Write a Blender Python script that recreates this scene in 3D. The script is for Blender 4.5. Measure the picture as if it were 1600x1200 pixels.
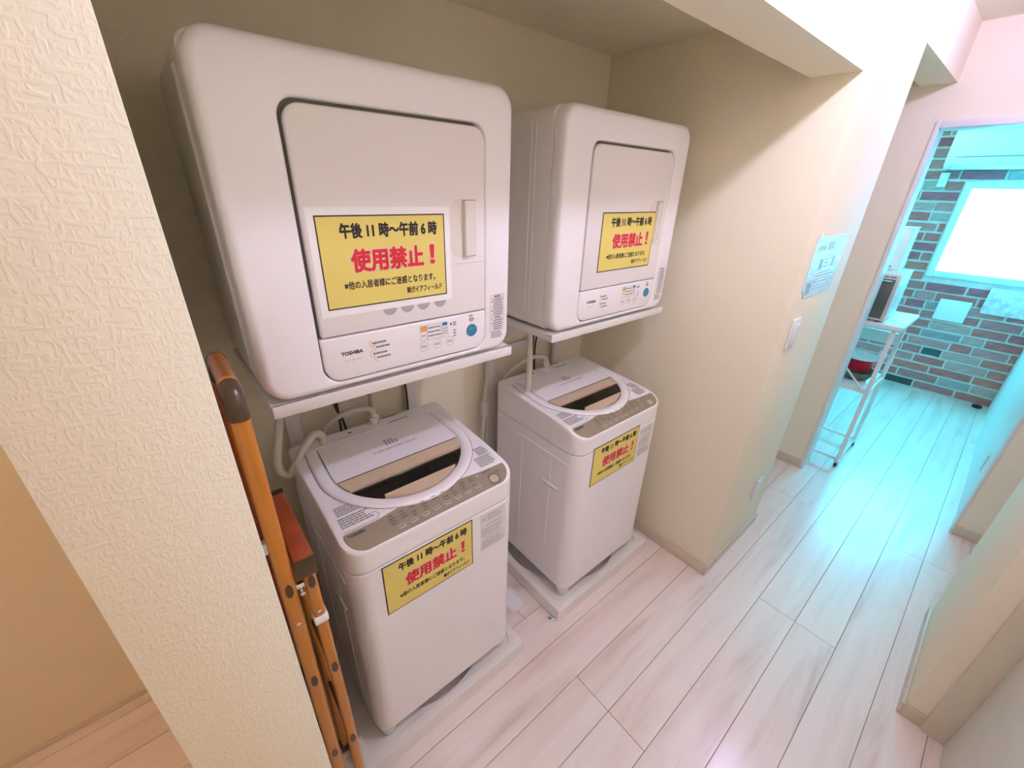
import bpy, bmesh, math, random
from mathutils import Vector, Matrix, noise
random.seed(7)
S = bpy.context.scene
COL = S.collection
for o in list(bpy.data.objects): bpy.data.objects.remove(o)

# ------------------------------------------------------------------ camera
cam_d = bpy.data.cameras.new('camera'); cam = bpy.data.objects.new('camera', cam_d); COL.objects.link(cam)
S.camera = cam
YAW, PITCH, ROLL, FPX = 0.709013598, 0.442494463, -0.0308415268, 645.55
_d = Vector((math.sin(YAW)*math.cos(PITCH), math.cos(YAW)*math.cos(PITCH), -math.sin(PITCH)))
_r = Vector((math.cos(YAW), -math.sin(YAW), 0)); _dn = _d.cross(_r)
_r2 = math.cos(ROLL)*_r + math.sin(ROLL)*_dn; _dn2 = -math.sin(ROLL)*_r + math.cos(ROLL)*_dn
_m = Matrix.Identity(4)
for i in range(3):
    _m[i][0] = _r2[i]; _m[i][1] = -_dn2[i]; _m[i][2] = -_d[i]
_m[2][3] = 1.675
cam.matrix_world = _m
cam_d.sensor_fit = 'HORIZONTAL'; cam_d.sensor_width = 36.0; cam_d.lens = FPX/1600*36
cam_d.clip_start = 0.01; cam_d.clip_end = 60

# ------------------------------------------------------------------ world, exposure, large lights
w = bpy.data.worlds.new('world'); S.world = w; w.use_nodes = True
w.node_tree.nodes['Background'].inputs[0].default_value = (0.6, 0.85, 1, 1)
w.node_tree.nodes['Background'].inputs[1].default_value = 0.05
S.cycles.max_bounces = 8; S.cycles.diffuse_bounces = 7; S.cycles.glossy_bounces = 3; S.cycles.caustics_reflective = False; S.cycles.caustics_refractive = False; S.cycles.sample_clamp_indirect = 8
S.view_settings.view_transform = 'Standard'; S.view_settings.look = 'None'
S.view_settings.exposure = 0.55; S.view_settings.gamma = 1.0; S.view_settings.use_curve_mapping = False
LAMP = (1.0, 0.97, 1.36)
P_LAMP_A, P_LAMP_B, P_LAMP_C, P_FILL_D, P_FILL_PANEL, WIN = 290.0, 115.0, 125.0, 28.0, 0.9, 28.0

def tag(o, label=None, cat=None, group=None, kind=None):
    if label: o['label'] = label
    if cat: o['category'] = cat
    if group: o['group'] = group
    if kind: o['kind'] = kind
    return o

# ------------------------------------------------------------------ materials
def nmat(name, col, rough=0.5, metal=0.0, var=0.03, vscale=8.0, bump=0.0, bscale=60.0, spec=0.5, coat=0.0, stretch=None, col2=None, trans=0.0, alpha=1.0):
    m = bpy.data.materials.new(name); m.use_nodes = True
    nt = m.node_tree; b = nt.nodes['Principled BSDF']
    tc = nt.nodes.new('ShaderNodeTexCoord'); mp = nt.nodes.new('ShaderNodeMapping')
    nt.links.new(tc.outputs['Object'], mp.inputs[0])
    if stretch: mp.inputs['Scale'].default_value = stretch
    n = nt.nodes.new('ShaderNodeTexNoise'); n.inputs['Scale'].default_value = vscale; n.inputs['Detail'].default_value = 3
    nt.links.new(mp.outputs[0], n.inputs['Vector'])
    r = nt.nodes.new('ShaderNodeValToRGB')
    c2 = col2 if col2 else tuple(max(0, c*(1-var*2)) for c in col)
    r.color_ramp.elements[0].position = .3; r.color_ramp.elements[1].position = .7
    r.color_ramp.elements[0].color = (*c2, 1); r.color_ramp.elements[1].color = (*col, 1)
    nt.links.new(n.outputs[0], r.inputs[0]); nt.links.new(r.outputs[0], b.inputs['Base Color'])
    b.inputs['Roughness'].default_value = rough; b.inputs['Metallic'].default_value = metal
    b.inputs['Specular IOR Level'].default_value = spec; b.inputs['Coat Weight'].default_value = coat
    b.inputs['Transmission Weight'].default_value = trans
    if bump:
        n2 = nt.nodes.new('ShaderNodeTexNoise'); n2.inputs['Scale'].default_value = bscale; n2.inputs['Detail'].default_value = 2
        nt.links.new(mp.outputs[0], n2.inputs['Vector'])
        bp = nt.nodes.new('ShaderNodeBump'); bp.inputs['Strength'].default_value = bump; bp.inputs['Distance'].default_value = .002
        nt.links.new(n2.outputs[0], bp.inputs['Height']); nt.links.new(bp.outputs[0], b.inputs['Normal'])
    return m

def wallpaper(name, col):
    m = bpy.data.materials.new(name); m.use_nodes = True
    nt = m.node_tree; b = nt.nodes['Principled BSDF']
    tc = nt.nodes.new('ShaderNodeTexCoord')
    mp = nt.nodes.new('ShaderNodeMapping'); mp.inputs['Scale'].default_value = (1.6, 1.6, .55); nt.links.new(tc.outputs['Object'], mp.inputs[0])
    v = nt.nodes.new('ShaderNodeTexNoise'); v.inputs['Scale'].default_value = 190; v.inputs['Detail'].default_value = 0.0; v.inputs['Distortion'].default_value = .4
    nt.links.new(mp.outputs[0], v.inputs['Vector'])
    mp2 = nt.nodes.new('ShaderNodeMapping'); mp2.inputs['Scale'].default_value = (.5, .5, 1.5); nt.links.new(tc.outputs['Object'], mp2.inputs[0])
    v2 = nt.nodes.new('ShaderNodeTexNoise'); v2.inputs['Scale'].default_value = 150; v2.inputs['Detail'].default_value = 0.0
    nt.links.new(mp2.outputs[0], v2.inputs['Vector'])
    mx = nt.nodes.new('ShaderNodeMath'); mx.operation = 'MAXIMUM'; nt.links.new(v.outputs[0], mx.inputs[0]); nt.links.new(v2.outputs[0], mx.inputs[1])
    st = nt.nodes.new('ShaderNodeMapRange'); st.inputs[1].default_value = .5; st.inputs[2].default_value = .66
    nt.links.new(mx.outputs[0], st.inputs[0])
    bp = nt.nodes.new('ShaderNodeBump'); bp.inputs['Strength'].default_value = .35; bp.inputs['Distance'].default_value = .0008
    nt.links.new(st.outputs[0], bp.inputs['Height']); nt.links.new(bp.outputs[0], b.inputs['Normal'])
    b.inputs['Base Color'].default_value = (*col, 1); b.inputs['Roughness'].default_value = .75; b.inputs['Specular IOR Level'].default_value = .3
    return m

def plank_mat():
    m = bpy.data.materials.new('pale_maple_plank'); m.use_nodes = True
    nt = m.node_tree; b = nt.nodes['Principled BSDF']
    tc = nt.nodes.new('ShaderNodeTexCoord'); oi = nt.nodes.new('ShaderNodeObjectInfo')
    sc = nt.nodes.new('ShaderNodeVectorMath'); sc.operation = 'SCALE'; sc.inputs['Scale'].default_value = 37.0
    cb = nt.nodes.new('ShaderNodeCombineXYZ')
    for k in range(3): nt.links.new(oi.outputs['Random'], cb.inputs[k])
    nt.links.new(cb.outputs[0], sc.inputs[0])
    ad = nt.nodes.new('ShaderNodeVectorMath'); ad.operation = 'ADD'
    nt.links.new(tc.outputs['Object'], ad.inputs[0]); nt.links.new(sc.outputs[0], ad.inputs[1])
    mp = nt.nodes.new('ShaderNodeMapping'); mp.inputs['Scale'].default_value = (.9, 9, 1); nt.links.new(ad.outputs[0], mp.inputs[0])
    n = nt.nodes.new('ShaderNodeTexNoise'); n.inputs['Scale'].default_value = 1.6; n.inputs['Detail'].default_value = 5; n.inputs['Roughness'].default_value = .5; n.inputs['Distortion'].default_value = .5
    nt.links.new(mp.outputs[0], n.inputs['Vector'])
    r = nt.nodes.new('ShaderNodeValToRGB')
    e = r.color_ramp.elements; e[0].position = .28; e[0].color = (.70, .555, .485, 1); e[1].position = .55; e[1].color = (.86, .755, .70, 1)
    k = e.new(.40); k.color = (.80, .68, .62, 1)
    nt.links.new(n.outputs[0], r.inputs[0])
    mp2 = nt.nodes.new('ShaderNodeMapping'); mp2.inputs['Scale'].default_value = (4, 130, 1); nt.links.new(ad.outputs[0], mp2.inputs[0])
    n2 = nt.nodes.new('ShaderNodeTexNoise'); n2.inputs['Scale'].default_value = 2; nt.links.new(mp2.outputs[0], n2.inputs['Vector'])
    hv = nt.nodes.new('ShaderNodeHueSaturation')
    mr = nt.nodes.new('ShaderNodeMapRange'); mr.inputs[3].default_value = .93; mr.inputs[4].default_value = 1.06
    nt.links.new(n2.outputs[0], mr.inputs[0]); nt.links.new(mr.outputs[0], hv.inputs['Value']); nt.links.new(r.outputs[0], hv.inputs['Color'])
    nt.links.new(hv.outputs[0], b.inputs['Base Color'])
    b.inputs['Roughness'].default_value = .36; b.inputs['Coat Weight'].default_value = 1.0; b.inputs['Coat Roughness'].default_value = .19
    return m

M = {}
M['wall'] = wallpaper('off_white_wallpaper', (.88, .815, .645))
M['ceil'] = nmat('ceiling_paper', (.91, .85, .69), .8, bump=.15, bscale=220)
M['warmwall'] = wallpaper('cream_wallpaper', (.80, .70, .52))
M['base'] = nmat('baseboard_laminate', (.66, .57, .45), .45, stretch=(1, 1, 8))
M['doorleaf'] = nmat('grey_white_door_laminate', (.74, .74, .66), .5)
M['casing'] = nmat('door_casing', (.70, .64, .50), .5)
M['whiteframe'] = nmat('white_painted_frame', (.80, .82, .82), .45)
M['plank'] = plank_mat()
M['groove'] = nmat('floor_joint', (.22, .17, .13), .8)
M['app'] = nmat('appliance_white', (.91, .885, .90), .33, var=.012, vscale=3)
M['appside'] = nmat('appliance_steel_white', (.86, .845, .82), .38, var=.015, vscale=3)
M['door'] = nmat('dryer_door_white', (.85, .81, .80), .38, var=.012, vscale=3)
M['cream'] = nmat('dryer_handle_cream', (.78, .73, .66), .4, var=.015)
M['gap'] = nmat('dark_gap', (.13, .12, .085), .7)
M['pan'] = nmat('pan_plastic', (.84, .81, .77), .3, var=.02)
M['panel'] = nmat('champagne_panel', (.34, .285, .21), .32, metal=.2, var=.03)
M['button'] = nmat('champagne_button', (.52, .46, .36), .35, metal=.2)
M['goldbeige'] = nmat('lid_beige', (.68, .53, .38), .28, var=.03)
M['glass'] = nmat('smoked_lid_window', (.62, .58, .42), .03, var=.1, vscale=20, spec=.6, trans=1.0)
M['steel'] = nmat('drum_steel', (.5, .5, .46), .3, metal=.9, var=.1)
M['greytext'] = nmat('grey_print', (.25, .24, .23), .7)
M['palemark'] = nmat('pale_print', (.55, .52, .50), .7)
M['black'] = nmat('black_ink', (.02, .018, .016), .6)
M['frame_ink'] = nmat('dark_frame_ink', (.045, .03, .03), .6)
M['red'] = nmat('red_ink', (.72, .02, .03), .6)
M['pinkwhite'] = nmat('pale_pink_ink', (.88, .62, .52), .6)
M['yellow'] = nmat('yellow_paper', (.82, .68, .18), .55, var=.02)
M['paper'] = nmat('white_paper', (.95, .93, .93), .6, var=.01)
M['label'] = nmat('label_film', (.80, .78, .77), .5, var=.02)
M['blue'] = nmat('blue_button', (.03, .23, .40), .35)
M['bluemark'] = nmat('blue_print', (.05, .16, .45), .5)
M['orangemark'] = nmat('orange_print', (.85, .38, .06), .5)
M['greydot'] = nmat('grey_print_dot', (.45, .44, .47), .6)
M['hose'] = nmat('hose_plastic', (.70, .67, .58), .4, var=.03, vscale=30)
M['valve'] = nmat('valve_white', (.74, .72, .66), .35)
M['cord'] = nmat('dark_cord', (.05, .045, .04), .5)
M['stand'] = nmat('stand_white', (.82, .80, .78), .35, var=.015)
M['ladder'] = nmat('orange_varnish', (.56, .20, .015), .35, var=.10, vscale=12, stretch=(6, 6, .6), coat=.2)
M['ladderred'] = nmat('red_brown_step', (.34, .065, .018), .4, var=.12, vscale=14, stretch=(2, 2, 6))
M['ladderbrown'] = nmat('brown_plastic_joint', (.075, .038, .014), .3, var=.1)
M['ladderbar_shaded'] = nmat('shaded_orange_varnish', (.26, .085, .015), .35, var=.1)  # orange varnish darkened in colour for the shade on the top bar
M['chrome'] = nmat('chrome', (.75, .75, .72), .15, metal=1.0)
M['rackwhite'] = nmat('rack_white', (.80, .80, .80), .4)
M['oven'] = nmat('oven_body', (.60, .60, .56), .35, metal=.3)
M['ovenglass'] = nmat('oven_glass', (.12, .15, .14), .25, var=.2)
M['redbowl'] = nmat('red_plastic', (.62, .015, .04), .3)
M['basket'] = nmat('woven_brown', (.30, .22, .15), .7, var=.3, vscale=60)
M['acwhite'] = nmat('ac_white', (.82, .84, .84), .35)
M['mortar'] = nmat('pale_mortar', (.72, .70, .68), .9, var=.06, vscale=30, bump=.3)
M['teal'] = nmat('teal_print', (.02, .30, .28), .5)
M['floral'] = nmat('floral_board', (.84, .86, .86), .5, vscale=28, col2=(.62, .50, .55))
M['sheetgreen'] = nmat('pale_green_print', (.52, .70, .58), .6)
M['sheetgrey'] = nmat('grey_photo_print', (.42, .45, .52), .6)
M['sleeve'] = nmat('sheet_in_clear_sleeve', (.70, .76, .80), .25, var=.03, vscale=14, coat=.4)
BR = [(.60, .17, .16), (.54, .20, .20), (.62, .27, .26), (.50, .14, .17), (.62, .36, .34), (.46, .40, .38), (.38, .32, .33), (.06, .07, .08), (.09, .10, .11), (.68, .20, .17)]
M['brick'] = [nmat('brick_tone_%s' % 'abcdefghij'[i], c, .85, var=.14, vscale=18, bump=.5, bscale=70, stretch=(1, 1, 3)) for i, c in enumerate(BR)]

def emit(name, col, s):
    m = bpy.data.materials.new(name); m.use_nodes = True; nt = m.node_tree
    for n in list(nt.nodes): nt.nodes.remove(n)
    e = nt.nodes.new('ShaderNodeEmission'); e.inputs[0].default_value = (*col, 1); e.inputs[1].default_value = s
    o = nt.nodes.new('ShaderNodeOutputMaterial'); nt.links.new(e.outputs[0], o.inputs[0]); return m
M['winglow'] = emit('daylit_frosted_pane', (.038, .66, 1.0), WIN)

# ------------------------------------------------------------------ mesh helpers
def finish(name, bm, mat, parent=None, smooth=None):
    bmesh.ops.recalc_face_normals(bm, faces=bm.faces)
    me = bpy.data.meshes.new(name); bm.to_mesh(me); bm.free()
    if mat is not None: me.materials.append(mat)
    if smooth:
        for p in me.polygons: p.use_smooth = True
        try: me.set_sharp_from_angle(angle=math.radians(smooth))
        except Exception: pass
    o = bpy.data.objects.new(name, me); COL.objects.link(o)
    if parent: o.parent = parent; o.matrix_parent_inverse = parent.matrix_world.inverted()
    return o
def empty(name, loc):
    o = bpy.data.objects.new(name, None); COL.objects.link(o); o.location = loc; o.empty_display_size = .05
    o.matrix_world = Matrix.Translation(loc); return o
def add_box(bm, x0, x1, y0, y1, z0, z1, bev=0, seg=2):
    v = [bm.verts.new((x, y, z)) for x in (x0, x1) for y in (y0, y1) for z in (z0, z1)]
    F = [(0, 1, 3, 2), (4, 6, 7, 5), (0, 4, 5, 1), (2, 3, 7, 6), (0, 2, 6, 4), (1, 5, 7, 3)]
    fs = [bm.faces.new([v[i] for i in f]) for f in F]
    if bev:
        es = set(e for f in fs for e in f.edges)
        bmesh.ops.bevel(bm, geom=list(es), offset=bev, segments=seg, affect='EDGES', profile=.5)
def box(name, x0, x1, y0, y1, z0, z1, mat, parent=None, bev=0, seg=2):
    bm = bmesh.new(); add_box(bm, x0, x1, y0, y1, z0, z1, bev, seg)
    return finish(name, bm, mat, parent, 40 if bev else None)
def catmull(pts, n=8):
    P = [Vector(p) for p in pts]; out = []
    for i in range(len(P)-1):
        a, b, c, d = P[max(i-1, 0)], P[i], P[i+1], P[min(i+2, len(P)-1)]
        for k in range(n):
            t = k/n
            out.append(.5*((2*b)+(-a+c)*t+(2*a-5*b+4*c-d)*t*t+(-a+3*b-3*c+d)*t**3))
    out.append(P[-1]); return out
def add_tube(bm, pts, r, n=10, cap=True):
    pts = [Vector(p) for p in pts]; rings = []
    up = Vector((0, 0, 1))
    for i, p in enumerate(pts):
        t = (pts[min(i+1, len(pts)-1)]-pts[max(i-1, 0)]).normalized()
        if i == 0:
            a = t.cross(up if abs(t.z) < .9 else Vector((1, 0, 0))).normalized()
        else:
            a = (a - t*a.dot(t)).normalized()
        b = t.cross(a)
        rr_ = r[i] if isinstance(r, (list, tuple)) else r
        rings.append([bm.verts.new(p+rr_*(math.cos(2*math.pi*k/n)*a+math.sin(2*math.pi*k/n)*b)) for k in range(n)])
    for i in range(len(rings)-1):
        for k in range(n):
            bm.faces.new((rings[i][k], rings[i][(k+1) % n], rings[i+1][(k+1) % n], rings[i+1][k]))
    if cap: bm.faces.new(rings[0]); bm.faces.new(rings[-1])
def tube(name, pts, r, mat, parent=None, n=10):
    bm = bmesh.new(); add_tube(bm, pts, r, n); return finish(name, bm, mat, parent, 50)
def rr2(x0, x1, y0, y1, r, k=8):
    """rounded rectangle; r = radius or four radii (x0y0, x1y0, x1y1, x0y1)"""
    if not isinstance(r, (list, tuple)): r = (r,)*4
    out = []
    for (cx, cy, q, a0) in ((x0+r[0], y0+r[0], r[0], math.pi), (x1-r[1], y0+r[1], r[1], 1.5*math.pi), (x1-r[2], y1-r[2], r[2], 0), (x0+r[3], y1-r[3], r[3], .5*math.pi)):
        for i in range(k+1):
            a = a0 + .5*math.pi*i/k; out.append((cx+q*math.cos(a), cy+q*math.sin(a)))
    return out
def loft(bm, loops, cap0=True, cap1=True):
    L = [[bm.verts.new(p) for p in l] for l in loops]; n = len(L[0])
    for a, b in zip(L, L[1:]):
        for i in range(n):
            bm.faces.new((a[i], a[(i+1) % n], b[(i+1) % n], b[i]))
    if cap0: bm.faces.new(L[0])
    if cap1: bm.faces.new(L[-1])
    return L
def plate(bm, poly, top, bot):
    """poly of (u,v); top/bot map (u,v)->xyz"""
    a = [bm.verts.new(top(*p)) for p in poly]; b = [bm.verts.new(bot(*p)) for p in poly]
    n = len(poly)
    f1 = bm.faces.new(a); f2 = bm.faces.new(b[::-1])
    for i in range(n): bm.faces.new((a[i], b[i], b[(i+1) % n], a[(i+1) % n]))
    bmesh.ops.triangulate(bm, faces=[f1, f2])
def disc_poly(u, v, r, n=20, ru=None):
    return [(u+(ru or r)*math.cos(2*math.pi*i/n), v+r*math.sin(2*math.pi*i/n)) for i in range(n)]
def lathe(bm, prof, c, n=24):
    loops = [[(c[0]+r*math.cos(2*math.pi*i/n), c[1]+r*math.sin(2*math.pi*i/n), c[2]+z) for i in range(n)] for r, z in prof]
    loft(bm, loops, True, True)
_tc = {}
def text_mesh(body, off=0.0):
    key = (body, off)
    if key in _tc: return _tc[key]
    cu = bpy.data.curves.new('t', 'FONT'); cu.body = body; cu.offset = off; cu.resolution_u = 3; cu.fill_mode = 'FRONT'
    o = bpy.data.objects.new('t', cu); COL.objects.link(o)
    dg = bpy.context.evaluated_depsgraph_get(); me = bpy.data.meshes.new_from_object(o.evaluated_get(dg))
    vs = [(v.co.x, v.co.y) for v in me.vertices]; fs = [tuple(p.vertices) for p in me.polygons]
    bpy.data.objects.remove(o); bpy.data.curves.remove(cu); bpy.data.meshes.remove(me)
    _tc[key] = (vs, fs); return vs, fs
def text(name, body, u0, u1, v0, v1, mapf, mat, parent, bold=0.0, asp=1.0):
    """flat lettering fitted to a box; bold = stroke growth in units of the box height"""
    vs, fs = text_mesh(body, 0.0)
    xs = [p[0] for p in vs]; ys = [p[1] for p in vs]
    a, b, c, d = min(xs), max(xs), min(ys), max(ys)
    sh = [(0, 0)]
    if bold:
        n = 8; sh = [(bold*math.cos(2*math.pi*k/n), bold*math.sin(2*math.pi*k/n)) for k in range(n)]
    bm = bmesh.new()
    for i, (dx, dy) in enumerate(sh):
        dx *= (v1-v0)*asp; dy *= (v1-v0)
        um, vm = (u0+u1)/2, (v0+v1)/2; q0 = Vector(mapf(um, vm))
        nrm = (Vector(mapf(um+.001, vm))-q0).cross(Vector(mapf(um, vm+.001))-q0).normalized()*(2e-5*i)
        V = [bm.verts.new(Vector(mapf(u0+(x-a)/(b-a)*(u1-u0)+dx, v0+(y-c)/(d-c)*(v1-v0)+dy))+nrm) for x, y in vs]
        for f in fs:
            try: bm.faces.new([V[j] for j in f])
            except ValueError: pass
    me = bpy.data.meshes.new(name); bm.to_mesh(me); bm.free(); me.materials.append(mat)
    o = bpy.data.objects.new(name, me); COL.objects.link(o); o.parent = parent; o.matrix_parent_inverse = parent.matrix_world.inverted()
    return o
def prints(name, polys, mapf, mat, parent):
    bm = bmesh.new()
    for p in polys:
        if len(p) == 4 and not isinstance(p[0], (tuple, list)):
            u0, u1, v0, v1 = p; p = [(u0, v0), (u1, v0), (u1, v1), (u0, v1)]
        bm.faces.new([bm.verts.new(mapf(*q)) for q in p])
    me = bpy.data.meshes.new(name); bm.to_mesh(me); bm.free(); me.materials.append(mat)
    o = bpy.data.objects.new(name, me); COL.objects.link(o); o.parent = parent; o.matrix_parent_inverse = parent.matrix_world.inverted()
    return o
def textlines(u0, u1, v0, v1, rows, rnd, h=.55, ragged=.25):
    out = []; p = (v1-v0)/rows
    for i in range(rows):
        v = v1-(i+.5)*p; u = u0; end = u1-(u1-u0)*ragged*rnd.random()
        while u < end:
            l = (u1-u0)*(.05+.12*rnd.random()); e = min(u+l, end)
            out.append((u, e, v-p*h/2, v+p*h/2)); u = e+(u1-u0)*.018
    return out
def ringquads(u, v, r, t, n=20, a0=0, a1=2*math.pi):
    out = []
    for i in range(n):
        a, b = a0+(a1-a0)*i/n, a0+(a1-a0)*(i+1)/n
        out.append([(u+r*math.cos(a), v+r*math.sin(a)), (u+r*math.cos(b), v+r*math.sin(b)), (u+(r-t)*math.cos(b), v+(r-t)*math.sin(b)), (u+(r-t)*math.cos(a), v+(r-t)*math.sin(a))])
    return out
def framequads(u0, u1, v0, v1, t):
    return [(u0, u1, v0, v0+t), (u0, u1, v1-t, v1), (u0, u0+t, v0+t, v1-t), (u1-t, u1, v0+t, v1-t)]

# ------------------------------------------------------------------ the setting
XR, YF, YB = 1.665, .467, 1.374          # alcove right wall, corridor face, alcove back wall
CEIL, ACEIL, BEAM = 2.39, 2.18, 2.0
XE, XB = 3.04, 5.44                      # end wall, brick wall
YR, YD = -.281, -.394                    # right corridor wall face, recessed door leaf

fl = box('floor', -1.75, XB+.1, -1.05, 2.1, -.06, -.004, M['groove']); tag(fl, 'pale maple plank floor running down the corridor', 'floor', kind='structure')
def planks():
    n0 = -7
    for k in range(-8, 9):
        y0 = .238+.15*k; y1 = y0+.15
        pair = (k // 2)                         # k=0,1 -> pair 0 : [.238,.538]
        j0 = .832 if pair % 2 == 0 else 1.745
        xs = [-1.7]; x = j0-2*1.818
        while x < XB:
            if x > -1.6: xs.append(x)
            x += 1.818
        xs.append(XB)
        for a, b in zip(xs, xs[1:]):
            g = .0008
            bm = bmesh.new(); add_box(bm, -(b-a)/2+g, (b-a)/2-g, -.075+g, .075-g, -.005, 0, .0009, 1)
            o = finish('plank', bm, M['plank']); o.location = ((a+b)/2, (y0+y1)/2, 0); o.parent = fl
planks()
def st(name, x0, x1, y0, y1, z0, z1, mat, label=None, cat='wall', bev=0):
    o = box(name, x0, x1, y0, y1, z0, z1, mat, None, bev); tag(o, label, cat, kind='structure'); return o
st('ceiling', -1.75, XB+.1, -1.05, 2.1, CEIL, CEIL+.1, M['ceil'], 'plain off-white corridor ceiling', 'ceiling')
st('wall_back', .012, XR, YB, YB+.1, 0, CEIL, M['wall'], 'off-white back wall of the laundry alcove behind the dryers')
st('wall_partition', -.131, .012, YF, 1.6, 0, CEIL, M['wall'], 'narrow textured wallpaper partition end at the left foreground', bev=.0015)
st('wall_side', XR, 2.24, YF, 2.0, 0, CEIL, M['wall'], 'wallpapered pier to the right of the laundry alcove', bev=.002)
st('ceiling_alcove', .012, XR, YF+.13, YB, ACEIL, ACEIL+.05, M['ceil'], 'shaded lower ceiling inside the laundry alcove', 'ceiling')
st('trim_1', .012, XR, YF, YF+.13, BEAM, CEIL, M['wall'], 'lintel beam across the top of the laundry alcove', 'beam')
st('trim_2', 2.24, XE, YF, YF+.13, 2.17, CEIL, M['wall'], 'short lintel over the side recess before the far doorway', 'beam')
st('trim_3', -1.7, -.131, YF, YF+.13, BEAM+.05, CEIL, M['wall'], 'lintel over the opening left of the partition', 'beam')
st('wall_recess', 2.24, XE, 1.1, 1.2, 0, CEIL, M['wall'], 'back wall of the side recess before the far doorway')
st('wall_left', -1.7, -.131, 1.484, 1.6, 0, CEIL, M['warmwall'], 'warm lit wall seen left of the partition')
st('wall_rear', -1.75, -1.65, -1.0, 1.6, 0, CEIL, M['wall'], 'wall behind the photographer')
# end wall with doorway to the brick room
DY0, DY1, DZ = -.278, .483, 2.02
st('wall_end_left', XE, XE+.12, DY1, 2.0, 0, CEIL, M['wall'], 'wall strip left of the far doorway')
st('wall_end_right', XE, XE+.12, -1.0, DY0, 0, CEIL, M['wall'], 'wall strip right of the far doorway')
st('wall_end_top', XE, XE+.12, DY0, DY1, DZ, CEIL, M['wall'], 'wall above the far doorway')
df = empty('door_1', (XE, .1, 0)); tag(df, 'white frame of the open doorway to the brick room', 'door frame', kind='structure')
box('jamb', XE-.012, XE+.132, .466, DY1+.001, 0, DZ+.001, M['whiteframe'], df, .002)
box('door_head', XE-.012, XE+.132, DY0, .466, DZ-.03, DZ+.001, M['whiteframe'], df, .002)
box('jamb', XE-.003, XE+.132, DY0-.001, DY0+.012, 0, DZ-.03, M['whiteframe'], df, .002)
# right side of corridor
st('wall_right', 1.655, 2.25, -.38, YR, 0, CEIL, M['wall'], 'short wall on the right side of the corridor', bev=.002)
st('wall_right_recess', 1.6, XE, -1.0, -.9, 0, CEIL, M['wall'], 'back of the recess on the right before the far doorway')
st('wall_right_near', 1.66, 1.76, -.9, -.381, 0, CEIL, M['wall'], 'hidden partition behind the right door')
st('wall_right_rear', -1.7, .72, -.52, YD, 0, CEIL, M['wall'], 'corridor wall beside the photographer')
st('trim_4', .72, 1.655, -.5, YD, 2.02, CEIL, M['wall'], 'wall above the near right door', 'beam')
d2 = empty('door_2', (1.2, YD, 0)); tag(d2, 'pale grey flush door in the lower right corner', 'door', kind='structure')
box('door_leaf', .78, 1.6365, YD-.045, YD-.006, .008, 2.0, M['doorleaf'], d2, .002)
box('door_frame', 1.638, 1.657, YD-.06, -.338, 0, 2.02, M['casing'], d2, .0015)
box('door_frame', .72, .776, YD-.06, YD+.01, 0, 2.02, M['casing'], d2, .0015)
h = tube('door_handle', [(.86, YD-.006, .98), (.86, YD+.045, .98), (.97, YD+.045, .98)], .009, M['chrome'], d2)
# baseboards
def bb(name, x0, x1, y0, y1, h=.058):
    o = box(name, x0, x1, y0, y1, 0, h, M['base'], None, .0015); tag(o, None, 'baseboard', kind='structure'); return o
bb('baseboard_alcove', XR-.009, XR, YF, YB-.009)['label'] = 'baseboard along the alcove right wall'
bb('baseboard_back', .012, XR-.009, YB-.009, YB)['label'] = 'baseboard along the alcove back wall'
bb('baseboard_pier', XR-.009, 2.249, YF-.009, YF)['label'] = 'baseboard on the corridor face of the pier'
bb('baseboard_end', XE-.009, XE, .484, 1.1)['label'] = 'baseboard left of the far doorway'
bb('baseboard_right', 1.646, 2.259, YR, YR+.009)['label'] = 'baseboard on the right corridor wall'
bb('baseboard_right_end', 1.646, 1.655, -.338, YR)['label'] = 'short baseboard on the near end of the right wall'
bb('baseboard_far_right', XE-.009, XE, -.9, DY0)['label'] = 'baseboard right of the far doorway'
bb('baseboard_left', -1.65, -.131, 1.475, 1.484, .012)['label'] = 'thin baseboard of the warm wall at left'

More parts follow.
